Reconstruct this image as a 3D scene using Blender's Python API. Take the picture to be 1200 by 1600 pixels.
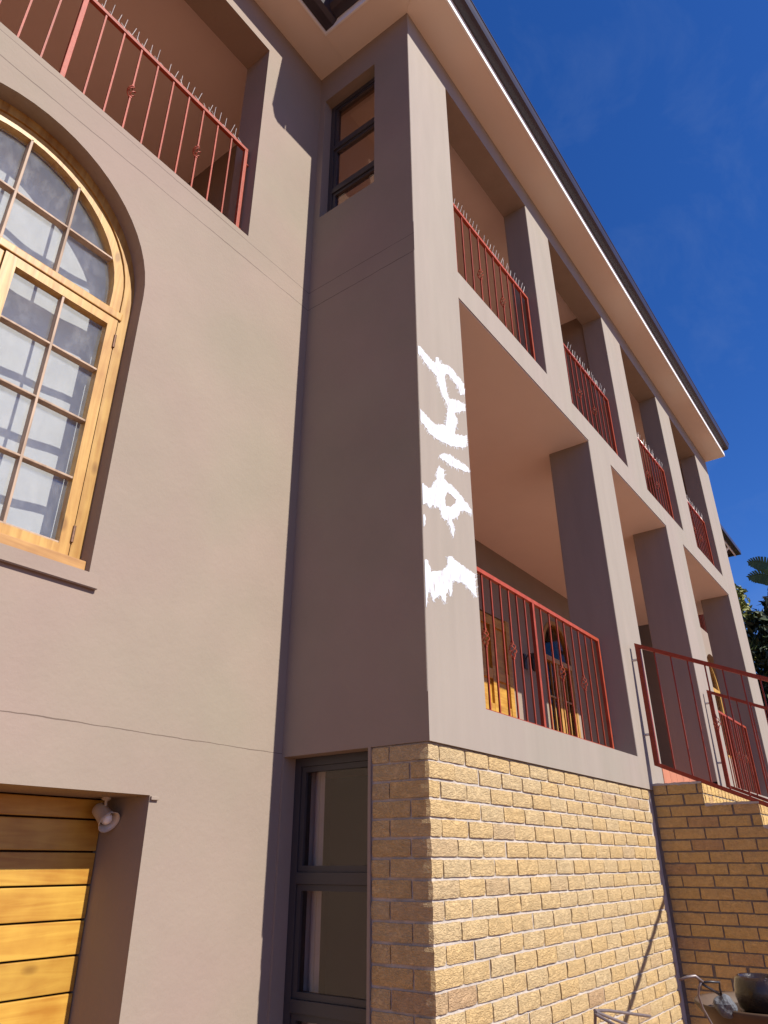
import bpy, bmesh, math, random
from mathutils import Vector, Matrix, noise
from mathutils.geometry import tessellate_polygon
random.seed(7)
S = bpy.context.scene
for o in list(bpy.data.objects): bpy.data.objects.remove(o)
COL = S.collection

# ------------------------------------------------------------------ camera
CAM = Vector((-2.963, -1.936, 1.622))
yaw, pit, rol = -0.62 - 0.3109, 0.45 + 0.0124, -0.0037
fwd = Vector((-math.sin(yaw) * math.cos(pit), math.cos(yaw) * math.cos(pit), math.sin(pit)))
rgt0 = Vector((math.cos(yaw), math.sin(yaw), 0)); up0 = rgt0.cross(fwd)
rgt = rgt0 * math.cos(rol) + up0 * math.sin(rol); upv = -rgt0 * math.sin(rol) + up0 * math.cos(rol)
cd = bpy.data.cameras.new('camera'); cam = bpy.data.objects.new('camera', cd); COL.objects.link(cam)
cam.matrix_world = Matrix(((rgt.x, upv.x, -fwd.x, CAM.x), (rgt.y, upv.y, -fwd.y, CAM.y), (rgt.z, upv.z, -fwd.z, CAM.z), (0, 0, 0, 1)))
cd.sensor_fit = 'VERTICAL'; cd.sensor_height = 24; cd.sensor_width = 18; cd.lens = 1099.84 / 1600 * 24
cd.clip_start = 0.05; cd.clip_end = 2000
S.camera = cam

# ------------------------------------------------------------------ light
SUN = Vector((0.07, -1.0, 0.87)).normalized()
W = bpy.data.worlds.new('World'); S.world = W; W.use_nodes = True
nt = W.node_tree; nt.nodes.clear()
out = nt.nodes.new('ShaderNodeOutputWorld'); bg = nt.nodes.new('ShaderNodeBackground')
sky = nt.nodes.new('ShaderNodeTexSky'); sky.sky_type = 'NISHITA'; sky.sun_disc = False
sky.sun_elevation = math.asin(SUN.z); sky.sun_rotation = math.atan2(SUN.x, SUN.y)
sky.altitude = 300; sky.air_density = 1.0; sky.dust_density = 0.3; sky.ozone_density = 4.0
tc = nt.nodes.new('ShaderNodeTexCoord'); mp = nt.nodes.new('ShaderNodeMapping'); mp.inputs['Scale'].default_value = (1.5, 3.2, 5.0)
n1 = nt.nodes.new('ShaderNodeTexNoise'); n1.inputs['Scale'].default_value = 1.6; n1.inputs['Detail'].default_value = 7; n1.inputs['Roughness'].default_value = .62
n1.inputs['Distortion'].default_value = .5
cr = nt.nodes.new('ShaderNodeValToRGB'); cr.color_ramp.elements[0].position = .5; cr.color_ramp.elements[1].position = .85
cr.color_ramp.elements[0].color = (0, 0, 0, 1); cr.color_ramp.elements[1].color = (.13, .13, .13, 1)
mx = nt.nodes.new('ShaderNodeMixRGB'); mx.inputs[2].default_value = (3.0, 3.8, 5.0, 1)
nt.links.new(tc.outputs['Generated'], mp.inputs[0]); nt.links.new(mp.outputs[0], n1.inputs[0]); nt.links.new(n1.outputs['Fac'], cr.inputs[0])
nt.links.new(cr.outputs[0], mx.inputs[0]); hs = nt.nodes.new('ShaderNodeHueSaturation'); hs.inputs['Saturation'].default_value = 1.26; nt.links.new(sky.outputs[0], hs.inputs['Color']); tn = nt.nodes.new('ShaderNodeMixRGB'); tn.blend_type = 'MULTIPLY'; tn.inputs[0].default_value = 1; tn.inputs[2].default_value = (.84, .86, 1.24, 1); nt.links.new(hs.outputs[0], tn.inputs[1]); nt.links.new(tn.outputs[0], mx.inputs[1]); nt.links.new(mx.outputs[0], bg.inputs[0])
bg.inputs['Strength'].default_value = 0.080
nt.links.new(bg.outputs[0], out.inputs[0])
sl = bpy.data.lights.new('sun', 'SUN'); so = bpy.data.objects.new('sun', sl); COL.objects.link(so)
sl.energy = 5.0; sl.angle = math.radians(.5); sl.color = (1.0, .955, .88)
so.rotation_euler = SUN.to_track_quat('Z', 'Y').to_euler(); so.location = (0, -20, 20)
vs = S.view_settings; vs.view_transform = 'Standard'; vs.look = 'None'; vs.exposure = 0.6; vs.gamma = 1; vs.use_curve_mapping = False

# ------------------------------------------------------------------ materials
def mat(name, col, rough=.7, spec=.3, metal=0, var=.08, vscale=3.0, bump=0, bscale=60, rnd=0, coords='world', coat=0, stretch=(1, 1, 1), bdetail=5, col2=None, c2scale=.9):
    m = bpy.data.materials.new(name); m.use_nodes = True; t = m.node_tree; b = t.nodes['Principled BSDF']
    b.inputs['Roughness'].default_value = rough; b.inputs['Specular IOR Level'].default_value = spec; b.inputs['Metallic'].default_value = metal
    if coat: b.inputs['Coat Weight'].default_value = coat; b.inputs['Coat Roughness'].default_value = .12
    N = t.nodes.new; L = t.links.new
    if coords == 'world':
        g = N('ShaderNodeNewGeometry'); src = g.outputs['Position']
    else:
        g = N('ShaderNodeTexCoord'); oi = N('ShaderNodeObjectInfo')
        ad = N('ShaderNodeVectorMath'); ad.operation = 'MULTIPLY_ADD'; ad.inputs[1].default_value = (1, 1, 1)
        L(g.outputs['Object'], ad.inputs[0]); sc = N('ShaderNodeMath'); sc.operation = 'MULTIPLY'; sc.inputs[1].default_value = 37.0
        L(oi.outputs['Random'], sc.inputs[0]); L(sc.outputs[0], ad.inputs[2]); src = ad.outputs[0]
    mpn = N('ShaderNodeMapping'); mpn.inputs['Scale'].default_value = stretch; L(src, mpn.inputs[0]); src = mpn.outputs[0]
    nz = N('ShaderNodeTexNoise'); nz.inputs['Scale'].default_value = vscale; nz.inputs['Detail'].default_value = 6; nz.inputs['Roughness'].default_value = .6
    L(src, nz.inputs['Vector'])
    hsv = N('ShaderNodeHueSaturation'); hsv.inputs['Color'].default_value = (*col, 1)
    mr = N('ShaderNodeMapRange'); mr.inputs[1].default_value = .25; mr.inputs[2].default_value = .75; mr.inputs[3].default_value = 1 - var; mr.inputs[4].default_value = 1 + var
    L(nz.outputs['Fac'], mr.inputs[0])
    val = mr.outputs[0]
    if rnd:
        oi2 = N('ShaderNodeObjectInfo'); mr2 = N('ShaderNodeMapRange'); mr2.inputs[3].default_value = 1 - rnd; mr2.inputs[4].default_value = 1 + rnd
        L(oi2.outputs['Random'], mr2.inputs[0]); mu = N('ShaderNodeMath'); mu.operation = 'MULTIPLY'; L(val, mu.inputs[0]); L(mr2.outputs[0], mu.inputs[1]); val = mu.outputs[0]
    L(val, hsv.inputs['Value']); L(hsv.outputs[0], b.inputs['Base Color'])
    if bump:
        nb = N('ShaderNodeTexNoise'); nb.inputs['Scale'].default_value = bscale; nb.inputs['Detail'].default_value = bdetail; nb.inputs['Roughness'].default_value = .65
        L(src, nb.inputs['Vector']); bp = N('ShaderNodeBump'); bp.inputs['Strength'].default_value = bump; bp.inputs['Distance'].default_value = .01
        L(nb.outputs['Fac'], bp.inputs['Height']); L(bp.outputs[0], b.inputs['Normal'])
    if col2:
        nc = N('ShaderNodeTexNoise'); nc.inputs['Scale'].default_value = c2scale; nc.inputs['Detail'].default_value = 5; nc.inputs['Roughness'].default_value = .55; L(src, nc.inputs['Vector'])
        rc = N('ShaderNodeValToRGB'); rc.color_ramp.elements[0].position = .35; rc.color_ramp.elements[1].position = .65
        rc.color_ramp.elements[0].color = (*col, 1); rc.color_ramp.elements[1].color = (*col2, 1); L(nc.outputs['Fac'], rc.inputs[0]); L(rc.outputs[0], hsv.inputs['Color'])
    m['hsv'] = hsv.name
    return m

def add_cracks(m, heights, axis='Z'):
    """thin cracks in the render coat at given heights (a mark in the paint itself, with relief)"""
    t = m.node_tree; N = t.nodes.new; L = t.links.new; b = t.nodes['Principled BSDF']; hsv = t.nodes[m['hsv']]
    g = N('ShaderNodeNewGeometry'); sp = N('ShaderNodeSeparateXYZ'); L(g.outputs['Position'], sp.inputs[0])
    nz = N('ShaderNodeTexNoise'); nz.inputs['Scale'].default_value = 9; nz.inputs['Detail'].default_value = 8; L(g.outputs['Position'], nz.inputs['Vector'])
    n2 = N('ShaderNodeTexNoise'); n2.inputs['Scale'].default_value = 3.2; n2.inputs['Detail'].default_value = 3; L(g.outputs['Position'], n2.inputs['Vector'])
    acc = None
    for h, w in heights:
        off = N('ShaderNodeMath'); off.operation = 'MULTIPLY_ADD'; off.inputs[1].default_value = .012; off.inputs[2].default_value = -h - .006; L(nz.outputs['Fac'], off.inputs[0])
        ad = N('ShaderNodeMath'); ad.operation = 'ADD'; L(sp.outputs['Z'], ad.inputs[0]); L(off.outputs[0], ad.inputs[1])
        ab = N('ShaderNodeMath'); ab.operation = 'ABSOLUTE'; L(ad.outputs[0], ab.inputs[0])
        wm = N('ShaderNodeMath'); wm.operation = 'MULTIPLY'; wm.inputs[1].default_value = w * 2; L(n2.outputs['Fac'], wm.inputs[0])
        lt = N('ShaderNodeMath'); lt.operation = 'LESS_THAN'; L(ab.outputs[0], lt.inputs[0]); L(wm.outputs[0], lt.inputs[1])
        if acc is None: acc = lt.outputs[0]
        else:
            mm = N('ShaderNodeMath'); mm.operation = 'MAXIMUM'; L(acc, mm.inputs[0]); L(lt.outputs[0], mm.inputs[1]); acc = mm.outputs[0]
    mxn = N('ShaderNodeMixRGB'); mxn.inputs[2].default_value = (.09, .06, .045, 1); fc = N('ShaderNodeMath'); fc.operation = 'MULTIPLY'; fc.inputs[1].default_value = .75
    L(acc, fc.inputs[0]); L(fc.outputs[0], mxn.inputs[0]); L(hsv.outputs[0], mxn.inputs[1]); L(mxn.outputs[0], b.inputs['Base Color'])

TAUPE = (.267, .200, .159)
TAUPE2 = (.250, .205, .152)
HAZED, HAZED2 = (.280, .228, .188), (.268, .228, .181)  # same wall paint, lightened to stand for lens haze over the facade
M = {}
M['plaster'] = mat('plaster', TAUPE, .8, .25, var=.055, col2=TAUPE2, vscale=1.7, bump=.24, bscale=28, bdetail=9)
M['plaster_streaked'] = mat('plaster_streaked', HAZED, .75, .3, var=.07, col2=HAZED2, c2scale=.6, vscale=3.0, bump=.15, bscale=45, stretch=(2.2, 2.2, .35))
M['plaster_cracked'] = mat('plaster_cracked', TAUPE, .8, .25, var=.075, col2=TAUPE2, vscale=1.3, bump=.24, bscale=28, bdetail=9)
M['plaster_joints'] = mat('plaster_joints', TAUPE, .8, .25, var=.075, col2=TAUPE2, vscale=1.3, bump=.24, bscale=28, bdetail=9)
add_cracks(M['plaster_joints'], [(5.397, .0030), (5.567, .0026)])
add_cracks(M['plaster_cracked'], [(5.397, .0030), (5.567, .0026), (2.168, .0022)])
M['soffit'] = mat('soffit', (.74, .65, .56), .8, .2, var=.03, vscale=2)
M['ceiling'] = mat('ceiling_paint', (.72, .65, .60), .85, .2, var=.03, vscale=2)
M['white'] = mat('white_fascia_paint', (.80, .79, .77), .45, .4, var=.03)
M['gutter'] = mat('dark_gutter_paint', (.032, .024, .030), .35, .5, var=.15)
M['tile'] = mat('roof_tile', (.06, .04, .04), .7, .3, var=.2, rnd=.2, coords='obj')
M['paint_mark'] = mat('white_paint', (.54, .55, .57), .6, .3, var=.12, vscale=30, bump=.3, bscale=50, stretch=(1.6, 1, .5))
thin_paint = M['paint_mark'].node_tree; _n = thin_paint.nodes.new; _l = thin_paint.links.new
_g = _n('ShaderNodeNewGeometry'); _m = _n('ShaderNodeMapping'); _m.inputs['Scale'].default_value = (38, 20, 7); _l(_g.outputs['Position'], _m.inputs[0])
_z = _n('ShaderNodeTexNoise'); _z.inputs['Scale'].default_value = 1; _z.inputs['Detail'].default_value = 7; _z.inputs['Roughness'].default_value = .7; _l(_m.outputs[0], _z.inputs['Vector'])
_r = _n('ShaderNodeValToRGB'); _r.color_ramp.elements[0].position = .32; _r.color_ramp.elements[1].position = .46; _l(_z.outputs['Fac'], _r.inputs[0])
_x = _n('ShaderNodeMixRGB'); _x.inputs[1].default_value = (*HAZED, 1); _l(_r.outputs[0], _x.inputs[0]); _l(thin_paint.nodes[M['paint_mark']['hsv']].outputs[0], _x.inputs[2]); _l(_x.outputs[0], thin_paint.nodes['Principled BSDF'].inputs['Base Color'])
M['red'] = mat('red_oxide_paint', (.28, .047, .022), .5, .22, var=.22, vscale=18, bump=.15, bscale=80, rnd=.14, coords='obj')
M['wire'] = mat('steel_wire', (.62, .57, .52), .35, .5, metal=.15, var=.05)
M['bronze'] = mat('bronze_aluminium', (.040, .034, .036), .4, .45, var=.1)
M['hinge'] = mat('rusty_hinge', (.16, .085, .05), .6, .4, metal=.4, var=.4, vscale=60)
M['mortar'] = mat('mortar', (.43, .375, .325), .95, .1, var=.22, vscale=16, bump=.5, bscale=90)
M['terracotta'] = mat('terracotta_tile', (.40, .15, .08), .6, .3, var=.12, vscale=6, rnd=.1, coords='obj')
M['ground'] = mat('brick_paving', (.25, .125, .07), .9, .2, var=.15, vscale=1.2, bump=.4, bscale=9)
M['mortar_shaded'] = mat('mortar_shaded', (.20, .165, .135), .95, .1, var=.2, vscale=8, bump=.5, bscale=60)  # stair mortar, darkened to stand for the shade on the stair side
M['backing'] = mat('dark_brown_backing', (.045, .022, .014), .9, .1)
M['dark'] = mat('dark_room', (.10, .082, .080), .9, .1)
M['blind'] = mat('pale_blind', (.44, .455, .455), .85, .2, var=.05, vscale=5)
M['curtain'] = mat('pale_curtain', (.72, .72, .74), .9, .1, var=.06, vscale=9)
M['lampshade'] = mat('cream_enamel', (.50, .43, .35), .35, .5, var=.06, vscale=20)
M['bulb'] = mat('frosted_bulb', (.80, .76, .70), .3, .5)
M['black'] = mat('black_iron', (.02, .018, .02), .45, .5)
M['glaze'] = mat('brown_glaze', (.022, .012, .007), .26, .45, var=.6, vscale=14, coat=.25, bump=.35, bscale=40)
M['bowl'] = mat('stoneware_bowl', (.085, .05, .027), .6, .3, var=.3, vscale=8)
M['stone'] = mat('grey_stone', (.12, .12, .125), .9, .2, var=.35, vscale=40, bump=.8, bscale=70)
M['rod'] = mat('weathered_steel_rod', (.20, .16, .15), .45, .5, metal=.4, var=.25, vscale=30)
M['polewood'] = mat('pole_wood', (.38, .27, .17), .7, .3)
M['bark'] = mat('bark', (.10, .075, .05), .95, .1, var=.3, bump=.8, bscale=25)

def brickmat(name, c1, c2, c3):
    m = mat(name, c1, .85, .25, var=.16, vscale=22, coords='obj', bump=0)
    t = m.node_tree; N = t.nodes.new; L = t.links.new; b = t.nodes['Principled BSDF']; hsv = t.nodes[m['hsv']]
    oi = N('ShaderNodeObjectInfo'); rp = N('ShaderNodeValToRGB'); e = rp.color_ramp.elements
    e[0].color = (*c1, 1); e[1].color = (*c2, 1); e[1].position = 1; k = e.new(.55); k.color = (*c3, 1); k2 = e.new(.93); k2.color = (*c1, 1)
    L(oi.outputs['Random'], rp.inputs[0]); L(rp.outputs[0], hsv.inputs['Color'])
    # scratched rustic face: stretched noise, random direction per brick
    g = N('ShaderNodeTexCoord'); vr = N('ShaderNodeVectorRotate'); vr.rotation_type = 'EULER_XYZ'
    cx = N('ShaderNodeCombineXYZ'); ml = N('ShaderNodeMath'); ml.operation = 'MULTIPLY'; ml.inputs[1].default_value = 50; L(oi.outputs['Random'], ml.inputs[0])
    L(ml.outputs[0], cx.inputs[1]); L(ml.outputs[0], cx.inputs[0]); L(g.outputs['Object'], vr.inputs['Vector'])
    ad = N('ShaderNodeVectorMath'); ad.operation = 'ADD'; L(g.outputs['Object'], ad.inputs[0]); L(cx.outputs[0], ad.inputs[1])
    mpn = N('ShaderNodeMapping'); mpn.inputs['Scale'].default_value = (55, 55, 120); mpn.inputs['Rotation'].default_value = (.5, .6, .5); L(ad.outputs[0], mpn.inputs[0])
    nb = N('ShaderNodeTexNoise'); nb.inputs['Scale'].default_value = 1.0; nb.inputs['Detail'].default_value = 4; nb.inputs['Distortion'].default_value = 1.2; L(mpn.outputs[0], nb.inputs['Vector'])
    cr_ = N('ShaderNodeValToRGB'); cr_.color_ramp.elements[0].position = .36; cr_.color_ramp.elements[1].position = .56; L(nb.outputs['Fac'], cr_.inputs[0])
    bp = N('ShaderNodeBump'); bp.inputs['Strength'].default_value = .75; bp.inputs['Distance'].default_value = .006
    L(cr_.outputs[0], bp.inputs['Height']); L(bp.outputs[0], b.inputs['Normal'])
    return m
M['brick'] = brickmat('yellow_rustic_brick', (.47, .345, .185), (.385, .25, .135), (.485, .33, .15))
M['brick2'] = brickmat('stair_brick', (.57, .36, .14), (.45, .27, .125), (.58, .37, .13))

def woodmat(name, c1, c2, axis=0, rough=.4):
    m = bpy.data.materials.new(name); m.use_nodes = True; t = m.node_tree; b = t.nodes['Principled BSDF']; N = t.nodes.new; L = t.links.new
    g = N('ShaderNodeTexCoord'); oi = N('ShaderNodeObjectInfo'); ml = N('ShaderNodeMath'); ml.operation = 'MULTIPLY'; ml.inputs[1].default_value = 23; L(oi.outputs['Random'], ml.inputs[0])
    ad = N('ShaderNodeVectorMath'); ad.operation = 'ADD'; L(g.outputs['Object'], ad.inputs[0]); L(ml.outputs[0], ad.inputs[1])
    mpn = N('ShaderNodeMapping'); s = [22, 22, 22]; s[axis] = 1.6; mpn.inputs['Scale'].default_value = s; L(ad.outputs[0], mpn.inputs[0])
    nz = N('ShaderNodeTexNoise'); nz.inputs['Scale'].default_value = 1; nz.inputs['Detail'].default_value = 6; nz.inputs['Distortion'].default_value = 1.4; L(mpn.outputs[0], nz.inputs['Vector'])
    n2 = N('ShaderNodeTexNoise'); n2.inputs['Scale'].default_value = 5; n2.inputs['Detail'].default_value = 4; L(ad.outputs[0], n2.inputs['Vector'])
    mm = N('ShaderNodeMath'); mm.operation = 'MULTIPLY_ADD'; mm.inputs[1].default_value = .5; L(nz.outputs['Fac'], mm.inputs[0])
    m3 = N('ShaderNodeMath'); m3.operation = 'MULTIPLY'; m3.inputs[1].default_value = .5; L(n2.outputs['Fac'], m3.inputs[0]); L(m3.outputs[0], mm.inputs[2])
    rp = N('ShaderNodeValToRGB'); rp.color_ramp.elements[0].position = .36; rp.color_ramp.elements[1].position = .58
    rp.color_ramp.elements[0].color = (*c2, 1); rp.color_ramp.elements[1].color = (*c1, 1); L(mm.outputs[0], rp.inputs[0])
    mk = N('ShaderNodeMapping'); sk = [2.2, 2.2, 2.2]; sk[axis] = 1.1; mk.inputs['Scale'].default_value = sk; L(ad.outputs[0], mk.inputs[0])
    vo = N('ShaderNodeTexVoronoi'); vo.inputs['Scale'].default_value = 2.0; L(mk.outputs[0], vo.inputs['Vector'])
    kr = N('ShaderNodeValToRGB'); kr.color_ramp.elements[0].position = .05; kr.color_ramp.elements[1].position = .11
    kr.color_ramp.elements[0].color = (.6, .6, .6, 1); kr.color_ramp.elements[1].color = (0, 0, 0, 1); L(vo.outputs['Distance'], kr.inputs[0])
    kx = N('ShaderNodeMixRGB'); kx.inputs[2].default_value = (c2[0] * .45, c2[1] * .4, c2[2] * .4, 1); L(kr.outputs[0], kx.inputs[0]); L(rp.outputs[0], kx.inputs[1])
    mr = N('ShaderNodeMapRange'); mr.inputs[3].default_value = .86; mr.inputs[4].default_value = 1.08; L(oi.outputs['Random'], mr.inputs[0])
    hs = N('ShaderNodeHueSaturation'); L(kx.outputs[0], hs.inputs['Color']); L(mr.outputs[0], hs.inputs['Value'])
    L(hs.outputs[0], b.inputs['Base Color']); b.inputs['Roughness'].default_value = rough; b.inputs['Specular IOR Level'].default_value = .35
    bp = N('ShaderNodeBump'); bp.inputs['Strength'].default_value = .15; bp.inputs['Distance'].default_value = .004; L(nz.outputs['Fac'], bp.inputs['Height']); L(bp.outputs[0], b.inputs['Normal'])
    return m
M['door_wood'] = woodmat('honey_door_wood', (.48, .272, .045), (.33, .145, .02), 0)
M['frame_wood'] = woodmat('varnished_frame_wood', (.47, .275, .075), (.31, .14, .03), 2)
M['sill_wood'] = woodmat('weathered_sill_wood', (.42, .22, .07), (.23, .10, .03), 0, .6)
M['muntin_wood'] = woodmat('weathered_muntin_wood', (.40, .28, .19), (.24, .155, .10), 2, .6)

def glassmat(name, tint, base, dirt=0.0, ior=1.5):
    m = bpy.data.materials.new(name); m.use_nodes = True; t = m.node_tree; t.nodes.clear(); N = t.nodes.new; L = t.links.new
    o = N('ShaderNodeOutputMaterial'); tr = N('ShaderNodeBsdfTransparent'); tr.inputs[0].default_value = (*tint, 1)
    gl = N('ShaderNodeBsdfGlossy'); gl.inputs['Roughness'].default_value = .02; gl.inputs['Color'].default_value = (.94, .88, .84, 1)
    g = N('ShaderNodeNewGeometry')
    nw = N('ShaderNodeTexNoise'); nw.inputs['Scale'].default_value = 2.2; L(g.outputs['Position'], nw.inputs['Vector'])
    bw = N('ShaderNodeBump'); bw.inputs['Strength'].default_value = .04; bw.inputs['Distance'].default_value = .02; L(nw.outputs['Fac'], bw.inputs['Height']); L(bw.outputs[0], gl.inputs['Normal'])
    lw = N('ShaderNodeLayerWeight'); pw = N('ShaderNodeMath'); pw.operation = 'POWER'; pw.inputs[1].default_value = 5; L(lw.outputs['Facing'], pw.inputs[0])
    lw.inputs['Blend'].default_value = .5
    mr = N('ShaderNodeMath'); mr.operation = 'MULTIPLY_ADD'; mr.inputs[1].default_value = 1 - base if base else .4; mr.inputs[2].default_value = base; mr.use_clamp = True; L(pw.outputs[0], mr.inputs[0])
    ms = N('ShaderNodeMixShader'); L(mr.outputs[0], ms.inputs[0]); L(tr.outputs[0], ms.inputs[1]); L(gl.outputs[0], ms.inputs[2])
    last = ms.outputs[0]
    if dirt:
        df = N('ShaderNodeBsdfDiffuse'); df.inputs[0].default_value = (.62, .62, .60, 1)
        mpn = N('ShaderNodeMapping'); mpn.inputs['Scale'].default_value = (1.2, 1, .6); L(g.outputs['Position'], mpn.inputs[0])
        nz = N('ShaderNodeTexNoise'); nz.inputs['Scale'].default_value = 13; nz.inputs['Detail'].default_value = 10; nz.inputs['Roughness'].default_value = .72; L(mpn.outputs[0], nz.inputs['Vector'])
        rp = N('ShaderNodeValToRGB'); rp.color_ramp.elements[0].position = .47; rp.color_ramp.elements[1].position = .72; rp.color_ramp.elements[0].color = (.065, .065, .065, 1); rp.color_ramp.elements[1].color = (dirt, dirt, dirt, 1)
        L(nz.outputs['Fac'], rp.inputs[0]); m2 = N('ShaderNodeMixShader'); L(rp.outputs[0], m2.inputs[0]); L(last, m2.inputs[1]); L(df.outputs[0], m2.inputs[2]); last = m2.outputs[0]
    L(last, o.inputs[0])
    return m
M['glass_dusty'] = glassmat('dusty_glass', (.95, .95, .94), .06, .13)
M['glass_plain'] = glassmat('plain_glass', (.85, .83, .80), .0, 0)
M['glass_dark'] = glassmat('tinted_glass', (.80, .74, .70), .05, 0)

def leafmat(name, c, c2, trans=.25):
    m = bpy.data.materials.new(name); m.use_nodes = True; t = m.node_tree; b = t.nodes['Principled BSDF']; N = t.nodes.new; L = t.links.new
    g = N('ShaderNodeNewGeometry'); rp = N('ShaderNodeValToRGB'); rp.color_ramp.elements[0].color = (*c, 1); rp.color_ramp.elements[1].color = (*c2, 1)
    L(g.outputs['Random Per Island'], rp.inputs[0]); L(rp.outputs[0], b.inputs['Base Color']); b.inputs['Roughness'].default_value = .5; b.inputs['Specular IOR Level'].default_value = .35
    return m
M['leaf_dark'] = leafmat('dark_leaf', (.014, .024, .009), (.055, .075, .022))
M['leaf_yellow'] = leafmat('yellow_green_leaf', (.16, .175, .035), (.29, .28, .07))
M['leaf_banana'] = leafmat('strelitzia_leaf', (.055, .10, .05), (.095, .16, .07))

# ------------------------------------------------------------------ helpers
def link(o, parent=None):
    COL.objects.link(o)
    if parent is not None: o.parent = parent
    return o
def tag(o, label, cat, group=None, kind=None):
    if label: o['label'] = label
    if cat: o['category'] = cat
    if group: o['group'] = group
    if kind: o['kind'] = kind
    return o
def thing(name, label, cat, loc=(0, 0, 0), group=None):
    o = bpy.data.objects.new(name, None); o.location = loc; o.empty_display_size = .2; COL.objects.link(o)
    return tag(o, label, cat, group)
def me_obj(name, me, parent=None, loc=None, rot=None):
    o = bpy.data.objects.new(name, me); link(o, parent)
    if loc is not None: o.location = loc
    if rot is not None: o.rotation_euler = rot
    return o
def obj(name, bm, m, parent=None, smooth=False, loc=None):
    me = bpy.data.meshes.new(name); bmesh.ops.recalc_face_normals(bm, faces=bm.faces); bm.to_mesh(me); bm.free()
    me.materials.append(M[m] if isinstance(m, str) else m)
    if smooth: me.shade_smooth()
    o = me_obj(name, me, parent)
    if loc is not None: o.location = loc
    return o
def wl(p, parent):  # world point to parent-local (parents are unrotated empties)
    return Vector(p) - (parent.location if parent is not None else Vector())
def box(bm, a, b, bev=0):
    a = Vector(a); b = Vector(b)
    lo = Vector((min(a.x, b.x), min(a.y, b.y), min(a.z, b.z))); hi = Vector((max(a.x, b.x), max(a.y, b.y), max(a.z, b.z)))
    r = bmesh.ops.create_cube(bm, size=1)['verts']
    for v in r: v.co = Vector(((lo[i] + hi[i]) / 2 + v.co[i] * (hi[i] - lo[i]) for i in range(3)))
    if bev:
        es = list({e for v in r for e in v.link_edges})
        bmesh.ops.bevel(bm, geom=es, offset=bev, segments=2, affect='EDGES', profile=.6)
def boxes(name, m, parent, *bs, bev=0):
    bm = bmesh.new()
    for a, b in bs: box(bm, a, b, bev)
    return obj(name, bm, m, parent)
def tube(bm, pts, r, n=6, caps=True):
    pts = [Vector(p) for p in pts]; rings = []
    rr = r if isinstance(r, (list, tuple)) else [r] * len(pts)
    ref = None
    for i, p in enumerate(pts):
        d = (pts[min(i + 1, len(pts) - 1)] - pts[max(i - 1, 0)]).normalized()
        if ref is None:
            ref = Vector((0, 0, 1)) if abs(d.z) < .9 else Vector((1, 0, 0))
        x = d.cross(ref).normalized(); y = x.cross(d).normalized(); ref = y
        rings.append([bm.verts.new(p + (x * math.cos(2 * math.pi * k / n) + y * math.sin(2 * math.pi * k / n)) * rr[i]) for k in range(n)])
    for a, b in zip(rings, rings[1:]):
        for k in range(n): bm.faces.new((a[k], a[(k + 1) % n], b[(k + 1) % n], b[k]))
    if caps:
        bm.faces.new(rings[0][::-1]); bm.faces.new(rings[-1])
def lathe(bm, prof, c=(0, 0, 0), n=28, axis=None):
    rings = []
    for r, z in prof: rings.append([bm.verts.new((c[0] + r * math.cos(2 * math.pi * k / n), c[1] + r * math.sin(2 * math.pi * k / n), c[2] + z)) for k in range(n)])
    for a, b in zip(rings, rings[1:]):
        for k in range(n): bm.faces.new((a[k], a[(k + 1) % n], b[(k + 1) % n], b[k]))
    if prof[0][0] > 1e-4: bm.faces.new(rings[0])
    if prof[-1][0] > 1e-4: bm.faces.new(rings[-1])
def panel(bm, outer, holes, d0, d1, plane):
    """extrude a 2D outline with holes. plane 'xz': (x,z) with depth y; 'yz': (y,z) with depth x"""
    loops = [[Vector((p[0], p[1], 0)) for p in l] for l in [outer] + holes]
    tris = tessellate_polygon(loops); flat = [p for l in loops for p in l]
    P = (lambda u, v, d: (u, d, v)) if plane == 'xz' else (lambda u, v, d: (d, u, v))
    f = [bm.verts.new(P(p.x, p.y, d0)) for p in flat]; b = [bm.verts.new(P(p.x, p.y, d1)) for p in flat]
    for t in tris:
        try: bm.faces.new([f[i] for i in t]); bm.faces.new([b[i] for i in t][::-1])
        except ValueError: pass
    k = 0
    for l in loops:
        n = len(l)
        for i in range(n): bm.faces.new((f[k + i], f[k + (i + 1) % n], b[k + (i + 1) % n], b[k + i]))
        k += n
def rect(u0, v0, u1, v1): return [(u0, v0), (u1, v0), (u1, v1), (u0, v1)]
def arch(cx, r, zb, zs, n=28): # outline of an arch-topped opening, counterclockwise from bottom left
    return [(cx - r, zb), (cx + r, zb)] + [(cx + r * math.cos(math.pi * k / n), zs + r * math.sin(math.pi * k / n)) for k in range(n + 1)]
def ray(u, v): return fwd + rgt * ((u - 600) / 1099.84) + upv * ((800 - v) / 1099.84)
def at_depth(u, v, d): return CAM + ray(u, v) * d
def on_plane(u, v, ax, val):
    r = ray(u, v); return CAM + r * ((val - CAM[ax]) / r[ax])

# ------------------------------------------------------------------ dimensions
D = .986; ZS = 8.22; ZT = 2.15
XE = 9.54; ZU = 5.678; ZUT = 7.924; ZLT = 5.402; ZLB = 2.387; XS = 3.322
UP = [(.600, 2.191), (2.758, 4.350), (5.017, 6.522), (7.195, 8.663)]
LO = [(.588, 3.078), (3.685, 5.588), (6.308, 8.768)]
YB = 2.12; FL = 2.35

# ------------------------------------------------------------------ ground
bm = bmesh.new(); box(bm, (-300, -300, -.3), (300, 300, 0)); g = obj('ground', bm, 'ground'); g['kind'] = 'structure'

# ------------------------------------------------------------------ house
house = thing('house', 'two storey taupe plastered house with brick plinth, deep openings and dark gutters', 'house', (0, 0, 0))
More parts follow.
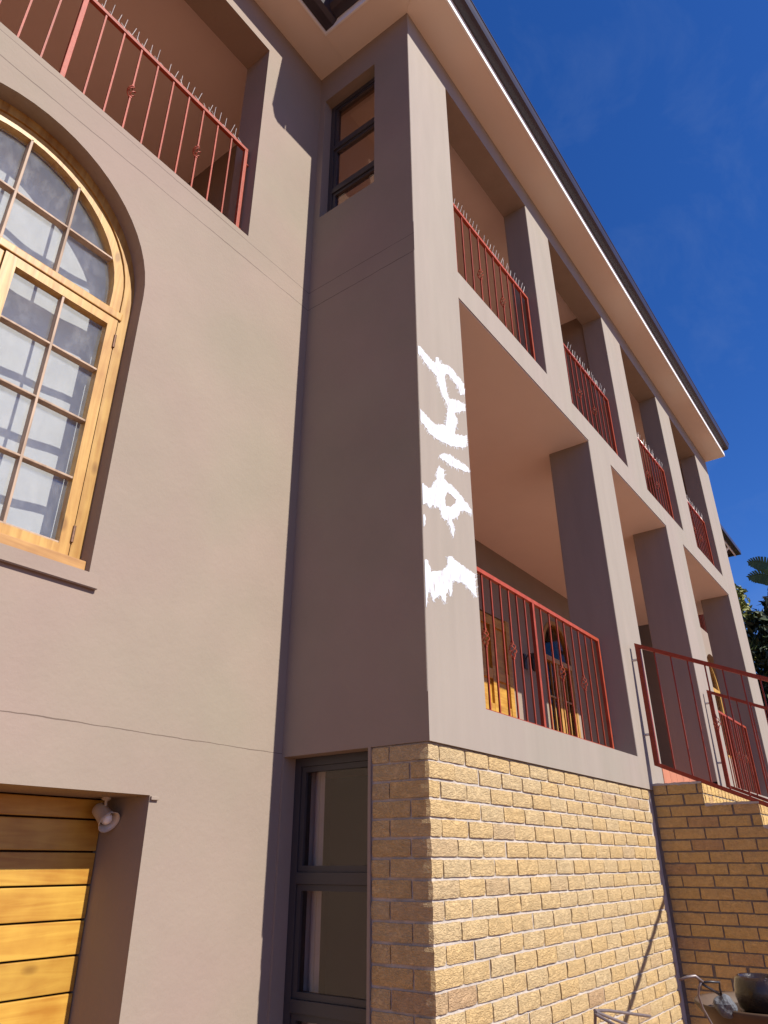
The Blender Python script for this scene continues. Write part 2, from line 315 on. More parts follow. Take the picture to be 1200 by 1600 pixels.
# wall A with arched window, balcony opening and garage notch
WX, WR, WZB, WZS = -2.075, .741, 2.80, 4.529
bm = bmesh.new()
outer = [(-6.5, 0), (-3.3, 0), (-3.3, 1.902), (-.836, 1.902), (-.836, 0), (0, 0), (0, ZS), (-6.5, ZS)]
panel(bm, outer, [arch(WX, WR, WZB, WZS), rect(-3.43, 5.616, -.643, 7.811)], D, D + .27, 'xz')
obj('wall', bm, 'plaster_cracked', house)
# garage reveals behind the wall face
boxes('door_reveal', 'plaster', house, ((-.836, D + .27, 0), (-.5, D + .42, 1.902)), ((-3.6, D + .272, 0), (-3.3, D + .42, 1.902)), ((-3.6, D + .272, 1.902), (-.5, D + .42, 2.2)))
boxes('lintel_end', 'plaster', house, ((-.834, D - .014, 1.882), (-.792, D + .002, 1.898)), bev=.003)
# wall B (return) with two windows
bm = bmesh.new()
LWIN = (.377, .25, .969, 2.151); UWIN = (.354, 6.352, .919, 7.849)
panel(bm, [(.43, ZT), (D + .27, ZT), (D + .27, ZS), (.26, ZS), (.26, ZU), (.43, ZU)], [rect(*UWIN)], 0, .2, 'yz')
obj('wall', bm, 'plaster_joints', house)
bm = bmesh.new()
box(bm, (0.0, .969, 0), (.2, D + .27, ZT)); box(bm, (0.0, .36, 0), (.2, .969, .25)); box(bm, (.0, .36, .25), (.2, .377, ZT))
obj('wall', bm, 'plaster_joints', house)

# facade C: pillars, beams, bands
def sideface(o):   # the return face keeps the wall tone, without the painted-in haze
    o.data.materials.append(M['plaster_joints'])
    for p in o.data.polygons:
        if p.normal.x < -.9 and o.data.vertices[p.vertices[0]].co.x < .01: p.material_index = 1
def rpillar(x0, x1, z0, z1, dep, m='plaster_streaked', r=.008, y0=0):
    bm = bmesh.new(); pr = []
    for cx, cy, a0 in ((x1 - r, y0 + r, -90), (x1 - r, y0 + dep - r, 0), (x0 + r, y0 + dep - r, 90), (x0 + r, y0 + r, 180)):
        if x0 == 0 and a0 == 90: pr.append((0, y0 + dep)); continue
        for k in range(4):
            a = math.radians(a0 + 30 * k); pr.append((cx + r * math.cos(a), cy + r * math.sin(a)))
    lo = [bm.verts.new((x, y, z0)) for x, y in pr]; hi = [bm.verts.new((x, y, z1)) for x, y in pr]; n = len(pr)
    for k in range(n): bm.faces.new((lo[k], lo[(k + 1) % n], hi[(k + 1) % n], hi[k]))
    bm.faces.new(lo); bm.faces.new(hi); o = obj('pillar', bm, m, house)
    if x0 == 0: sideface(o)
    return o
xs_lo = [(0, LO[0][0]), (LO[0][1], LO[1][0]), (LO[1][1], LO[2][0]), (LO[2][1], XE)]
xs_up = [(0, UP[0][0])] + [(UP[i][1], UP[i + 1][0]) for i in range(3)] + [(UP[3][1], XE)]
for i, (a, b) in enumerate(xs_lo): rpillar(a, b, ZLB if i < 2 else 2.19, ZLT + .007, .43)
for a, b in xs_up: rpillar(a, b, ZU, ZUT, .26)
sideface(boxes('sill_band', 'plaster_streaked', house, ((0, 0, ZT), (LO[1][0] - .02, .43, ZLB))))
boxes('sill_band', 'plaster_streaked', house, ((LO[1][1], .003, ZT), (XE - .002, .43, ZLB)))
sideface(boxes('floor_slab', 'plaster_streaked', house, ((0, 0, ZLT + .007), (XE, .43, ZU))))
boxes('porch_ceiling', 'ceiling', house, ((.01, .008, ZLT), (XE - .01, .43, ZLT + .007)))
sideface(boxes('ring_beam', 'plaster_streaked', house, ((0, 0, ZUT), (XE, .26, ZS))))
# porch interiors
boxes('porch_ceiling', 'ceiling', house, ((.2, .43, ZLT), (XE, YB, ZLT + .1)))
boxes('porch_floor', 'terracotta', house, ((.2, .43, FL - .12), (XE, YB, FL)))
boxes('balcony_floor', 'terracotta', house, ((.2, .43, ZU - .1), (XE, YB, ZU - .04)))
boxes('balcony_ceiling', 'ceiling', house, ((.2, .26, 8.1), (XE, YB, 8.16)))
boxes('partition_wall', 'plaster', house, ((4.38, .262, ZU - .04), (4.6, YB, 8.1)))
boxes('end_wall', 'plaster', house, ((XE - .22, .262, ZU - .04), (XE - .003, YB, 8.1)))
# porch back wall with a wooden door and an arched french window
DX0, DX1, DZ1 = 4.25, 5.2, 4.45; FX, FR, FZS = 6.75, .5, 4.35
bm = bmesh.new(); panel(bm, [(.2, 0), (XE, 0), (XE, ZLT), (.2, ZLT)], [rect(DX0, FL, DX1, DZ1), arch(FX, FR, FL, FZS)], YB, YB + .2, 'xz'); obj('back_wall', bm, 'plaster', house)
bm = bmesh.new(); panel(bm, rect(.2, ZLT + .1, XE, 8.2), [rect(1.3, ZU, 2.2, 7.7), rect(6.0, ZU, 6.9, 7.7)], YB, YB + .2, 'xz'); obj('back_wall', bm, 'plaster', house)
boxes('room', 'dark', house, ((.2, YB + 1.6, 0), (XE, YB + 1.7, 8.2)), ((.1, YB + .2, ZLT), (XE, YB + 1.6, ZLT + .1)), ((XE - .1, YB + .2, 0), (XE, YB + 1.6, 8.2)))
# rooms behind wall A
boxes('balcony_room', 'plaster', house, ((-6.5, 3.4, 5.3), (.2, 3.5, 8.1)), ((-.08, D + .27, 5.3), (.0, 3.4, 8.1)), ((-6.5, D + .27, 5.3), (-6.4, 3.4, 8.1)))
boxes('balcony_room_ceiling', 'ceiling', house, ((-6.5, D + .27, 8.1), (0, 3.5, 8.16)))
boxes('balcony_room_floor', 'terracotta', house, ((-6.4, D + .27, 5.3), (-.08, 3.4, 5.5)))
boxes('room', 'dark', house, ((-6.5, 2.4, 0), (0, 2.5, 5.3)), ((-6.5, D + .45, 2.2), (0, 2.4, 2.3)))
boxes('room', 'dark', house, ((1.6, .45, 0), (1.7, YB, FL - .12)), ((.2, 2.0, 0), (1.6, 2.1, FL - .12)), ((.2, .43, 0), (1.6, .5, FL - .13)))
# soffits, fascia
e = .278
boxes('soffit', 'soffit', house, ((-e, -.32, ZS), (XE + .02, -.0, ZS + .03)))
boxes('soffit', 'soffit', house, ((-e, 0, ZS + .001), (.0, .69, ZS + .03)))
boxes('soffit', 'soffit', house, ((-6.5, .69, ZS), (.0, D, ZS + .03)))
boxes('soffit_joint', 'soffit', house, ((-e, .684, ZS - .004), (0, .696, ZS)))
bm = bmesh.new(); tube(bm, [(-e, -.32, ZS), (0, 0, ZS)], .006, 4); obj('soffit_joint', bm, 'soffit', house)
boxes('fascia', 'white', house, ((-e - .016, -.336, ZS - .006), (XE + .03, -.32, ZS + .2)))
boxes('fascia', 'white', house, ((-e - .016, -.32, ZS - .006), (-e, .674, ZS + .2)))
boxes('fascia', 'white', house, ((-6.5, .674, ZS - .006), (-e, .69, ZS + .2)))
boxes('fascia', 'white', house, ((XE + .02, -.32, ZS - .006), (XE + .036, 1.5, ZS + .3)))
def gutter(pts, out_dir, z0, w=.115, h=.10):
    """half-ogee gutter swept along a straight run; out_dir is the outward direction"""
    prof = [(0, .0), (w * .55, 0), (w * .8, h * .18), (w * .92, h * .5), (w, h * .86), (w * 1.06, h * .9), (w * 1.06, h), (w * .93, h), (w * .9, h * .9), (w * .8, h * .55), (w * .7, h * .25), (w * .5, h * .08), (.008, h * .08), (.008, h), (0, h)]
    bm = bmesh.new(); od = Vector(out_dir); a, b = Vector(pts[0]), Vector(pts[1]); rs = []
    for p in (a, b): rs.append([bm.verts.new(p + od * u + Vector((0, 0, z0 + v))) for u, v in prof])
    n = len(prof)
    for k in range(n): bm.faces.new((rs[0][k], rs[0][(k + 1) % n], rs[1][(k + 1) % n], rs[1][k]))
    # stop ends
    for r in rs:
        try: bm.faces.new(r)
        except ValueError: pass
    return obj('gutter', bm, 'gutter', house)
gutter([(-e - .016 - .12, -.337, 0), (XE + .04, -.337, 0)], (0, -1, 0), ZS + .112, w=.107, h=.11)
gutter([(-e - .017, -.45, 0), (-e - .017, .673 - .0, 0)], (-1, 0, 0), ZS + .0855, w=.15, h=.15)
gutter([(-6.5, .673, 0), (-e - .017, .673, 0)], (0, -1, 0), ZS + .03, w=.15, h=.17)
# roof planes with eave tiles
pitch = math.tan(math.radians(27))
bm = bmesh.new()
def quad(bm, *ps): bm.faces.new([bm.verts.new(p) for p in ps])
zr = ZS + .215
quad(bm, (-.40, -.39, zr), (XE + .05, -.39, zr), (XE + .1, 4, zr + 4.44 * pitch), (3.6, 4, zr + 4.44 * pitch))
quad(bm, (-.40, -.44, zr), (3.6, 4, zr + 4.44 * pitch), (1.0, 4, zr + 1.4 * pitch * 1.0 + .9), (-.40, .57, zr))
quad(bm, (-6.5, .57, zr), (-.40, .57, zr), (3, 4, zr + 3.43 * pitch), (-6.5, 4, zr + 3.43 * pitch))
quad(bm, (-6.5, 4, zr + 1.6), (XE + .1, 4, zr + 1.6), (XE + .1, 9, zr), (-6.5, 9, zr))
quad(bm, (-6.5, 1.0, ZS + .04), (XE, 1.0, ZS + .04), (XE, 9, ZS + .04), (-6.5, 9, ZS + .04))
quad(bm, (-.2, -.2, ZS + .04), (XE, -.2, ZS + .04), (XE, 1.0, ZS + .04), (-.2, 1.0, ZS + .04))
obj('roof', bm, 'tile', house)
tm = bmesh.new()
for s in (-1, 1):
    prev = None
    for k in range(5):
        a = math.pi * k / 4
        p = (s * .075 + .07 * math.cos(a), .035 * math.sin(a) * s + .02)
        v = [tm.verts.new((p[0], y, p[1] + (y * pitch))) for y in (0, .36)]
        if prev: tm.faces.new((prev[0], v[0], v[1], prev[1]))
        prev = v
bmesh.ops.solidify(tm, geom=tm.faces[:], thickness=.014)
tme = bpy.data.meshes.new('roof_tile'); tm.to_mesh(tme); tm.free(); tme.materials.append(M['tile'])
for k in range(33): me_obj('roof_tile', tme, house, (-.2 + .3 * k, -.36, zr + .02))
for k in range(20): me_obj('roof_tile', tme, house, (-.55 - .3 * k, .64, zr + .02))

# ---- arched window
win = me_obj('arched_window', bpy.data.meshes.new('arched_window'), house); win['label'] = 'arched wooden window with dusty small panes'
bm = bmesh.new(); y0, y1 = D + .10, D + .19
panel(bm, arch(WX, WR + .003, WZB + .035, WZS), [arch(WX, WR - .062, WZB + .10, WZS)], y0, y1, 'xz')
win.data = obj('frame_tmp', bm, 'frame_wood').data; bpy.data.objects.remove(bpy.data.objects['frame_tmp'])
win.data.name = 'arched_window'
TZ = 4.375
boxes('sub_sill', 'sill_wood', win, ((WX - WR + .001, y0 - .060, WZB + .034), (WX + WR, y1 - .02, WZB + .10)), bev=.006)
boxes('transom', 'frame_wood', win, ((WX - WR + .06, y0 - .012, TZ - .022), (WX + WR - .05, y1 - .01, TZ + .028)), bev=.005)
boxes('mullion', 'frame_wood', win, ((WX - .032, y0 + .002, WZB + .10), (WX + .032, y1 - .01, TZ - .022)), bev=.004)
# upper fixed light: arch bead and glazing bars
bm = bmesh.new(); panel(bm, arch(WX, WR - .064, TZ + .028, WZS), [arch(WX, WR - .125, TZ + .045, WZS)], y0 + .012, y1 - .02, 'xz'); obj('arch_bead', bm, 'frame_wood', win)
Ri = WR - .125
for dx in (-.595, -.298, 0, .298):
    zt = WZS + math.sqrt(max(Ri * Ri - dx * dx, 0)); 
    if abs(dx) > .5: zt = WZS + math.sqrt(Ri * Ri - dx * dx)
    boxes('glazing_bar', 'muntin_wood', win, ((WX + dx - .007, y0 + .012, TZ + .03), (WX + dx + .007, y0 + .060, zt + .01)), bev=.003)
for zz in (4.755,):
    h = math.sqrt(Ri * Ri - (zz - WZS) ** 2)
    boxes('glazing_bar', 'muntin_wood', win, ((WX - h - .01, y0 + .015, zz - .0065), (WX + h + .01, y0 + .058, zz + .0065)), bev=.003)
yg = y0 + .052
bm = bmesh.new(); panel(bm, arch(WX, Ri + .01, TZ + .03, WZS), [], yg, yg + .004, 'xz'); obj('pane', bm, 'glass_dusty', win)
for s in (-1, 1):   # casement sashes
    xo, xi = WX + s * (WR - .062 - .006), WX + s * .037   # outer, inner edges
    gx0, gx1 = xo - s * .055, xi + s * .062
    z0, z1 = WZB + .108, TZ - .026; gz0, gz1 = 2.968, 4.292
    a, b = sorted((xo, xi)); c, d = sorted((gx0, gx1))
    bm = bmesh.new(); panel(bm, rect(a, z0, b, z1), [rect(c, gz0, d, gz1)], y0 - .004, y0 + .045, 'xz'); sash = obj('sash', bm, 'frame_wood', win)
    xm = (c + d) / 2
    boxes('bead', 'muntin_wood', win, ((c, y0 - .001, gz0 - .012), (d, y0 + .036, gz0 + .010)), bev=.003)
    boxes('glazing_bar', 'muntin_wood', win, ((xm - .0065, y0 - .002, gz0), (xm + .0065, y0 + .044, gz1)), bev=.003)
    for zz in (3.318, 3.652, 3.978): boxes('glazing_bar', 'muntin_wood', win, ((c, y0 + .0, zz - .006), (d, y0 + .042, zz + .006)), bev=.003)
    zs_ = [gz0, 3.318, 3.652, 3.978, gz1]
    for i in range(4):
        for (pa, pb) in ((c, xm), (xm, d)):
            boxes('pane', 'glass_dusty', win, ((pa + .003, y0 + .036, zs_[i] + .003), (pb - .003, y0 + .040, zs_[i + 1] - .003)))
    for zz in (2.99, 4.16):
        bm = bmesh.new(); tube(bm, [(xo + s * .002, y0 - .008, zz), (xo + s * .002, y0 - .008, zz + .085)], .0075, 8); obj('hinge', bm, 'hinge', win)
bm = bmesh.new(); xa, xb = WX - WR - .045, WX + WR + .045; pr = [(D - .025, 2.756), (D - .025, 2.828), (D - .001, 2.831), (D - .001, 2.758)]
lo = [bm.verts.new((xa, y, z)) for y, z in pr]; hi = [bm.verts.new((xb, y, z)) for y, z in pr]
for k in range(4): bm.faces.new((lo[k], lo[(k + 1) % 4], hi[(k + 1) % 4], hi[k]))
bm.faces.new(lo); bm.faces.new(hi); bmesh.ops.bevel(bm, geom=bm.edges[:], offset=.004, segments=2, affect='EDGES'); obj('window_sill', bm, 'plaster', house)
bm = bmesh.new(); pr = [(D - .001, 2.801), (D - .001, 2.831), (D + .19, 2.838), (D + .19, 2.801)]; xa, xb = WX - WR + .001, WX + WR - .001
lo = [bm.verts.new((xa, y, z)) for y, z in pr]; hi = [bm.verts.new((xb, y, z)) for y, z in pr]
for k in range(4): bm.faces.new((lo[k], lo[(k + 1) % 4], hi[(k + 1) % 4], hi[k]))
bm.faces.new(lo); bm.faces.new(hi); obj('window_sill', bm, 'plaster', house)
# pale blind hanging inside the window
bm = bmesh.new(); rows = []
for i in range(41):
    x = WX - .85 + 1.7 * i / 40; yy = D + .29 + .008 * math.sin(x * 9.5) + .003 * math.sin(x * 23 + 1)
    rows.append([bm.verts.new((x, yy + .006 * math.sin(z * 3 + x * 4), z)) for z in (2.75, 3.2, 3.6, 4.0, 4.4, 4.9, 5.28)])
for a, b in zip(rows, rows[1:]):
    for k in range(6): bm.faces.new((a[k], b[k], b[k + 1], a[k + 1]))
obj('blind', bm, 'blind', house, smooth=True)

# ---- garage style wooden door: horizontal boards
door = boxes('wooden_door', 'backing', house, ((-3.3, D + .375, 0), (-.838, D + .40, 1.90)))
k = 0; zj = 1.8105
tops = [1.901] + [zj - .1368 * i for i in range(14)]
for zt_, zb_ in zip(tops, tops[1:] + [0.0]):
    if zb_ < 0: break
    bm = bmesh.new(); box(bm, (-1.23, -.012, -(zt_ - zb_ - .008) / 2), (1.226, .012, (zt_ - zb_ - .008) / 2), .004)
    o = obj('board', bm, 'door_wood', door); o.location = (-2.066, D + .358, (zt_ + zb_) / 2 - .001)

# ---- return windows (bronze aluminium)
def alu_window(y0, z0, y1, z1, fx, rails, label, glassedge):
    w = me_obj('aluminium_window', bpy.data.meshes.new('w'), house); w['label'] = label
    bm = bmesh.new(); ft = .045
    zs_ = [z0] + rails + [z1]
    panel(bm, rect(y0, z0, y1, z1), [rect(y0 + ft, z0 + ft, y1 - ft, z1 - ft)], fx, fx + .06, 'yz')
    t = obj('tmp', bm, 'bronze'); w.data = t.data; w.data.name = 'aluminium_window'; bpy.data.objects.remove(t)
    for zr_ in rails: boxes('rail', 'bronze', w, ((fx - .004, y0 + ft, zr_ - .028), (fx + .062, y1 - ft, zr_ + .028)), bev=.004)
    for a, b in zip(zs_, zs_[1:]):
        bm = bmesh.new(); lo = a + (.028 if a != z0 else ft); hi = b - (.028 if b != z1 else ft); st = .030
        panel(bm, rect(y0 + ft + .001, lo + .001, y1 - ft - .001, hi - .001), [rect(y0 + ft + st, lo + st, y1 - ft - st, hi - st)], fx + .01, fx + .05, 'yz')
        obj('vent_frame', bm, 'bronze', w)
        boxes('pane', 'glass_dark', w, ((fx + .024, y0 + ft + st - .004, lo + st - .004), (fx + .029, y1 - ft - st + .004, hi - st + .004)))
    return w
alu_window(.377, .25, .969, 2.149, .095, [.998, 1.552], 'tall bronze aluminium window beside the brick corner', .89)
alu_window(.354, 6.353, .919, 7.848, .09, [6.713, 7.262], 'narrow bronze aluminium window under the eaves', .8)
bm = bmesh.new(); rows = []
for i in range(9):
    yy = .835 + .012 * i; rows.append([bm.verts.new((.20 + .008 * math.sin(i * 2.1), yy, z)) for z in (.2, 2.2)])
for a, b in zip(rows, rows[1:]): bm.faces.new((a[0], b[0], b[1], a[1]))
obj('curtain', bm, 'curtain', house, smooth=True)

# ---- french window and door in porch back wall
fw = me_obj('french_window', bpy.data.meshes.new('fw'), house); bm = bmesh.new()
panel(bm, arch(FX, FR + .002, FL, FZS), [arch(FX, FR - .06, FL + .06, FZS)], YB - .01, YB + .09, 'xz'); t = obj('tmp', bm, 'frame_wood'); fw.data = t.data; bpy.data.objects.remove(t)
boxes('transom', 'frame_wood', fw, ((FX - FR + .05, YB - .015, 4.20), (FX + FR - .05, YB + .07, 4.27)))
for dx in (-.44, -.055, .055, .44):
    boxes('stile', 'frame_wood', fw, ((FX + dx - .035, YB + .0, FL + .06), (FX + dx + .035, YB + .06, 4.2)))
for zz in (2.75, 3.2, 3.7):
    boxes('glazing_bar', 'frame_wood', fw, ((FX - .40, YB + .01, zz - .012), (FX + .40, YB + .05, zz + .012)))
for dx in (-.245, .245): boxes('glazing_bar', 'frame_wood', fw, ((FX + dx - .011, YB + .013, FL + .1), (FX + dx + .011, YB + .047, 4.2)))
boxes('pane', 'glass_plain', fw, ((FX - FR + .03, YB + .03, FL + .06), (FX + FR - .03, YB + .034, 4.8)))
pd_ = boxes('panelled_door', 'door_wood', house, ((DX0 + .002, YB + .02, FL), (DX1 - .002, YB + .08, DZ1 - .002)))
for a, b in ((DX0 + .002, DX0 + .1), (DX1 - .1, DX1 - .002)): boxes('stile', 'door_wood', pd_, ((a, YB - .02, FL), (b, YB + .02, DZ1 - .002)))
for zz in (FL + .02, 3.2, 3.62, 4.3): boxes('rail', 'door_wood', pd_, ((DX0 + .1, YB - .012, zz), (DX1 - .1, YB + .02, zz + .12)))
boxes('mid_stile', 'door_wood', pd_, ((4.68, YB - .014, FL + .14), (4.78, YB + .018, 4.3)))

# ---- white paint strokes on the corner pillar (traced on the wall face, 2 mm thick)
STROKES = [
 [(190,72),(215,90),(240,120),(265,150),(290,172),(292,142),(312,142),(320,178),(345,182),(372,190),(395,215),(420,250),(440,275),(455,290),(458,352),(432,355),(425,325),(405,290),(385,258),(362,235),(348,232),(345,260),(352,300),(360,345),(372,375),(395,378),(430,390),(462,408),(463,445),(430,452),(400,450),(402,470),(418,490),(412,530),(400,570),(430,585),(470,582),(472,645),(440,655),(400,645),(370,640),(330,620),(290,595),(262,575),(240,540),(205,500),(195,470),(195,430),(205,430),(230,460),(260,490),(290,520),(320,522),(352,530),(355,490),(360,450),(362,425),(355,400),(335,365),(318,325),(305,280),(300,245),(280,225),(250,190),(225,160),(205,130),(192,118)],
 [(313,695),(345,685),(380,695),(430,730),(478,765),(484,795),(450,785),(400,765),(350,735),(318,712)],
 [(208,850),(225,855),(245,880),(268,880),(282,850),(300,830),(298,790),(312,755),(325,770),(340,775),(342,830),(360,850),(400,880),(430,920),(470,965),(497,1005),(496,1030),(450,1010),(432,1015),(425,1040),(400,1055),(385,1060),(400,1110),(395,1165),(380,1120),(360,1065),(330,1050),(320,1010),(300,980),(290,1000),(275,975),(258,995),(245,965),(225,975),(212,960)],
 [(214,1030),(228,1030),(238,1060),(230,1095),(219,1100)],
 [(225,1290),(245,1290),(262,1330),(265,1360),(300,1355),(335,1350),(360,1320),(362,1275),(385,1270),(400,1290),(440,1320),(480,1350),(515,1370),(528,1505),(500,1475),(460,1430),(400,1405),(385,1410),(388,1470),(375,1500),(368,1450),(350,1490),(350,1540),(335,1520),(315,1490),(290,1510),(278,1525),(265,1480),(250,1470),(240,1560),(232,1500)]]
HOLE = [(345,945),(360,905),(385,925),(410,945),(405,970),(375,990),(350,985)]
def trace(pts):
    o = []
    n = len(pts)
    for i in range(n):
        a = Vector(pts[i]); b = Vector(pts[(i + 1) % n]); m_ = max(1, int((b - a).length / 9))
        for k in range(m_):
            p = a.lerp(b, k / m_)
            if k: p = p + Vector((random.uniform(-3, 3), random.uniform(-5, 5)))
            w = on_plane(600 + p.x / 3.639, 520 + p.y / 3.636, 1, 0.0)
            o.append((min(max(w.x, .004), .595), w.z))
    return o
for i, s in enumerate(STROKES):
    bm = bmesh.new(); panel(bm, trace(s), [trace(HOLE)] if i == 2 else [], -.0013, -.0002, 'xz')
    cen = sum((Vector(p) for p in s), Vector((0, 0))) / len(s)
    for k in range(len(s)):          # dry bristle streaks fraying off the edge
        a = Vector(s[k]); b = Vector(s[(k + 1) % len(s)]); d = b - a
        if d.length < 6 or len(s) < 6: continue
        nrm = Vector((d.y, -d.x)).normalized()
        for q in range(int(d.length / 4.5)):
            if random.random() < .45: continue
            p = a.lerp(b, random.random()); ln = random.uniform(4, 20) if nrm.y > -.3 else random.uniform(3, 8)
            dr = (nrm * .6 + Vector((random.uniform(-.2, .4), .7 if nrm.y > 0 else -.2))).normalized(); w_ = random.uniform(.6, 1.5)
            sd = Vector((-dr.y, dr.x)) * w_; qd = []
            for t_, f_ in ((-6, 1), (ln * .6, .8), (ln, .15)):
                for sg in (1, -1): qd.append(p + dr * t_ + sd * (f_ * sg))
            P3 = [on_plane(600 + v.x / 3.639, 520 + v.y / 3.636, 1, -.0009) for v in qd]
            if any(v.x < .004 or v.x > .595 for v in P3): continue
            vv = [bm.verts.new(v) for v in P3]
            bm.faces.new((vv[0], vv[1], vv[3], vv[2])); bm.faces.new((vv[2], vv[3], vv[5], vv[4]))
    obj('paint_stroke', bm, 'paint_mark', house)

# ---- bricks
def brick_mesh(L_, H, dp, seed, both=False, nx=8, nz=4):
    """rough faced brick, front at y=0 going to y=dp; centred in x and z. both: left end face rough too"""
    rnd = random.Random(seed); bm = bmesh.new(); off = Vector((seed * 7.3, seed * 3.1, seed * 1.7))
    def dis(p, amt=.0028): return amt * (noise.noise(p * 38 + off) + .5 * noise.noise(p * 90 + off))
    g = [[None] * (nz + 1) for _ in range(nx + 1)]
    for i in range(nx + 1):
        for j in range(nz + 1):
            x = -L_ / 2 + L_ * i / nx; z = -H / 2 + H * j / nz
            p = Vector((x, 0, z)); ed = (i in (0, nx)) + (j in (0, nz))
            y = dis(p) + (.0022 if ed == 1 else .005 if ed == 2 else 0)
            jx = dis(p + Vector((5, 0, 0)), .0026); jz = dis(p + Vector((0, 0, 9)), .0024)
            g[i][j] = bm.verts.new((x + jx, y, z + jz))
    for i in range(nx):
        for j in range(nz): bm.faces.new((g[i][j], g[i + 1][j], g[i + 1][j + 1], g[i][j + 1]))
    rim = [g[i][0] for i in range(nx + 1)] + [g[nx][j] for j in range(1, nz + 1)] + [g[i][nz] for i in range(nx - 1, -1, -1)] + [g[0][j] for j in range(nz - 1, 0, -1)]
    bk = []
    for v in rim:
        c = v.co.copy(); c.y = dp
        bk.append(bm.verts.new(c))
    n = len(rim)
    for k in range(n): bm.faces.new((rim[k], bk[k], bk[(k + 1) % n], rim[(k + 1) % n]))
    bm.faces.new(bk[::-1]); bmesh.ops.recalc_face_normals(bm, faces=bm.faces)
    me = bpy.data.meshes.new('brick'); bm.to_mesh(me); bm.free(); return me
def with_mat(me, m): me.materials.append(M[m]); return me
H = .072; C = .085; LB = .235; PT = .247
stretch = [with_mat(brick_mesh(LB, H, .06, s), 'brick') for s in range(9)]
def corner_mesh(lx, ly, seed):   # brick with two rough faces, front (y=0) and left end (x=-lx/2)
    me = brick_mesh(lx, H, ly, seed); bm = bmesh.new(); bm.from_mesh(me)
    bmesh.ops.subdivide_edges(bm, edges=[e_ for e_ in bm.edges if abs(e_.verts[0].co.y - e_.verts[1].co.y) > ly * .5 and (e_.verts[0].co.x < -lx / 2 + .01 or abs(e_.verts[0].co.z) > H / 2 - .012)], cuts=4, use_grid_fill=True)
    off = Vector((seed * 5.1, 2.2, seed))
    for v in bm.verts:
        if v.co.x < -lx / 2 + .01 and .012 < v.co.y < ly - .005: v.co.x += .0024 * noise.noise(v.co * 45 + off) - .001
        if v.co.y < .02 and v.co.x < -lx / 2 + .01: v.co.x += .004 + .004 * noise.noise(v.co * 120 + off)
    bm.to_mesh(me); bm.free(); return with_mat(me, 'brick')
corner_h = [corner_mesh(.097, .229, 40 + s) for s in range(4)]   # header on C, stretcher on B
corner_s = [corner_mesh(.233, .107, 50 + s) for s in range(4)]  # stretcher on C, header on B
ends = [with_mat(brick_mesh(.106, H, .06, 60 + s, nx=5), 'brick') for s in range(3)]
endl = [with_mat(brick_mesh(.222, H, .06, 70 + s), 'brick') for s in range(3)]
YF = .012; XF = .005
boxes('mortar_bed', 'mortar', house, ((XF + .009, YF + .0095, 0), (3.245, .36, ZT - .001)))
boxes('mortar_bed', 'mortar', house, ((3.245, .026, 0), (XE, .36, ZT - .001)))
for k in range(19):
    z = ZT - C * k - .006 - H / 2 - (.0 if k else .001)
    def put(me, x, y, rz=0, nm='brick'):
        me_obj(nm, me, house, (x, y + random.uniform(-.002, .002), z + random.uniform(-.0015, .0015)), (random.uniform(-.012, .012), random.uniform(-.006, .006), rz + random.uniform(-.008, .008)))
    if k % 2 == 0:
        put(random.choice(corner_h), XF + .0485, YF); x = .099 + .012
        put(random.choice(ends), XF, YF + .24 + .012 + .053 - .012, -math.pi / 2)
    else:
        put(random.choice(corner_s), XF + .1165, YF); x = .234 + .012
        put(random.choice(endl), XF, YF + .107 + .012 + .111, -math.pi / 2)
    while x + LB < 3.30:
        put(random.choice(stretch), x + LB / 2, YF); x += PT
    if 3.235 - x > .05:
        lw = 3.235 - x; me = with_mat(brick_mesh(lw, H, .06, k + 90, nx=5), 'brick'); put(me, x + lw / 2, YF)
# bricks below the part the photograph shows
bm = bmesh.new()
for k in range(19, 25):
    z1 = ZT - C * k - .006; x = .111 if k % 2 == 0 else .246
    box(bm, (XF, YF, z1 - H), (x - .012, YF + .1, z1)); box(bm, (XF, YF + .12, z1 - H), (XF + .1, .355, z1))
    while x + LB < 3.30: box(bm, (x, YF, z1 - H), (x + LB, YF + .06, z1)); x += PT
o = obj('brick_course', bm, 'brick', house); o['kind'] = 'stuff'

# ------------------------------------------------------------------ garden staircase
stair = thing('garden_staircase', 'straight brick staircase with stepped side rising to the porch opening', 'staircase', (XS, 0, 0))
LS = wl
X1 = 5.75; RZ = .165; TR = .385
bm = bmesh.new()
for i in range(13):
    box(bm, LS((XS + .010, -TR * i + (.010 if i else .024), 0), stair), LS((X1, -TR * (i + 1) + .010, 2.19 - RZ * i - .004), stair))
obj('stair_core', bm, 'mortar_shaded', stair)
Hs = .0705; Cs = .0825
sm = [with_mat(brick_mesh(.222, Hs, .06, 100 + s), 'brick2') for s in range(7)]
hm = [with_mat(brick_mesh(.104, Hs, .06, 120 + s, nx=5), 'brick2') for s in range(5)]
def sput(me, p, rz): me_obj('brick', me, stair, LS(p, stair) + Vector((0, 0, random.uniform(-.002, .002))), (random.uniform(-.012, .012), random.uniform(-.008, .008), rz + random.uniform(-.01, .01)))
nst = 0; stuff = bmesh.new(); rset = bmesh.new()
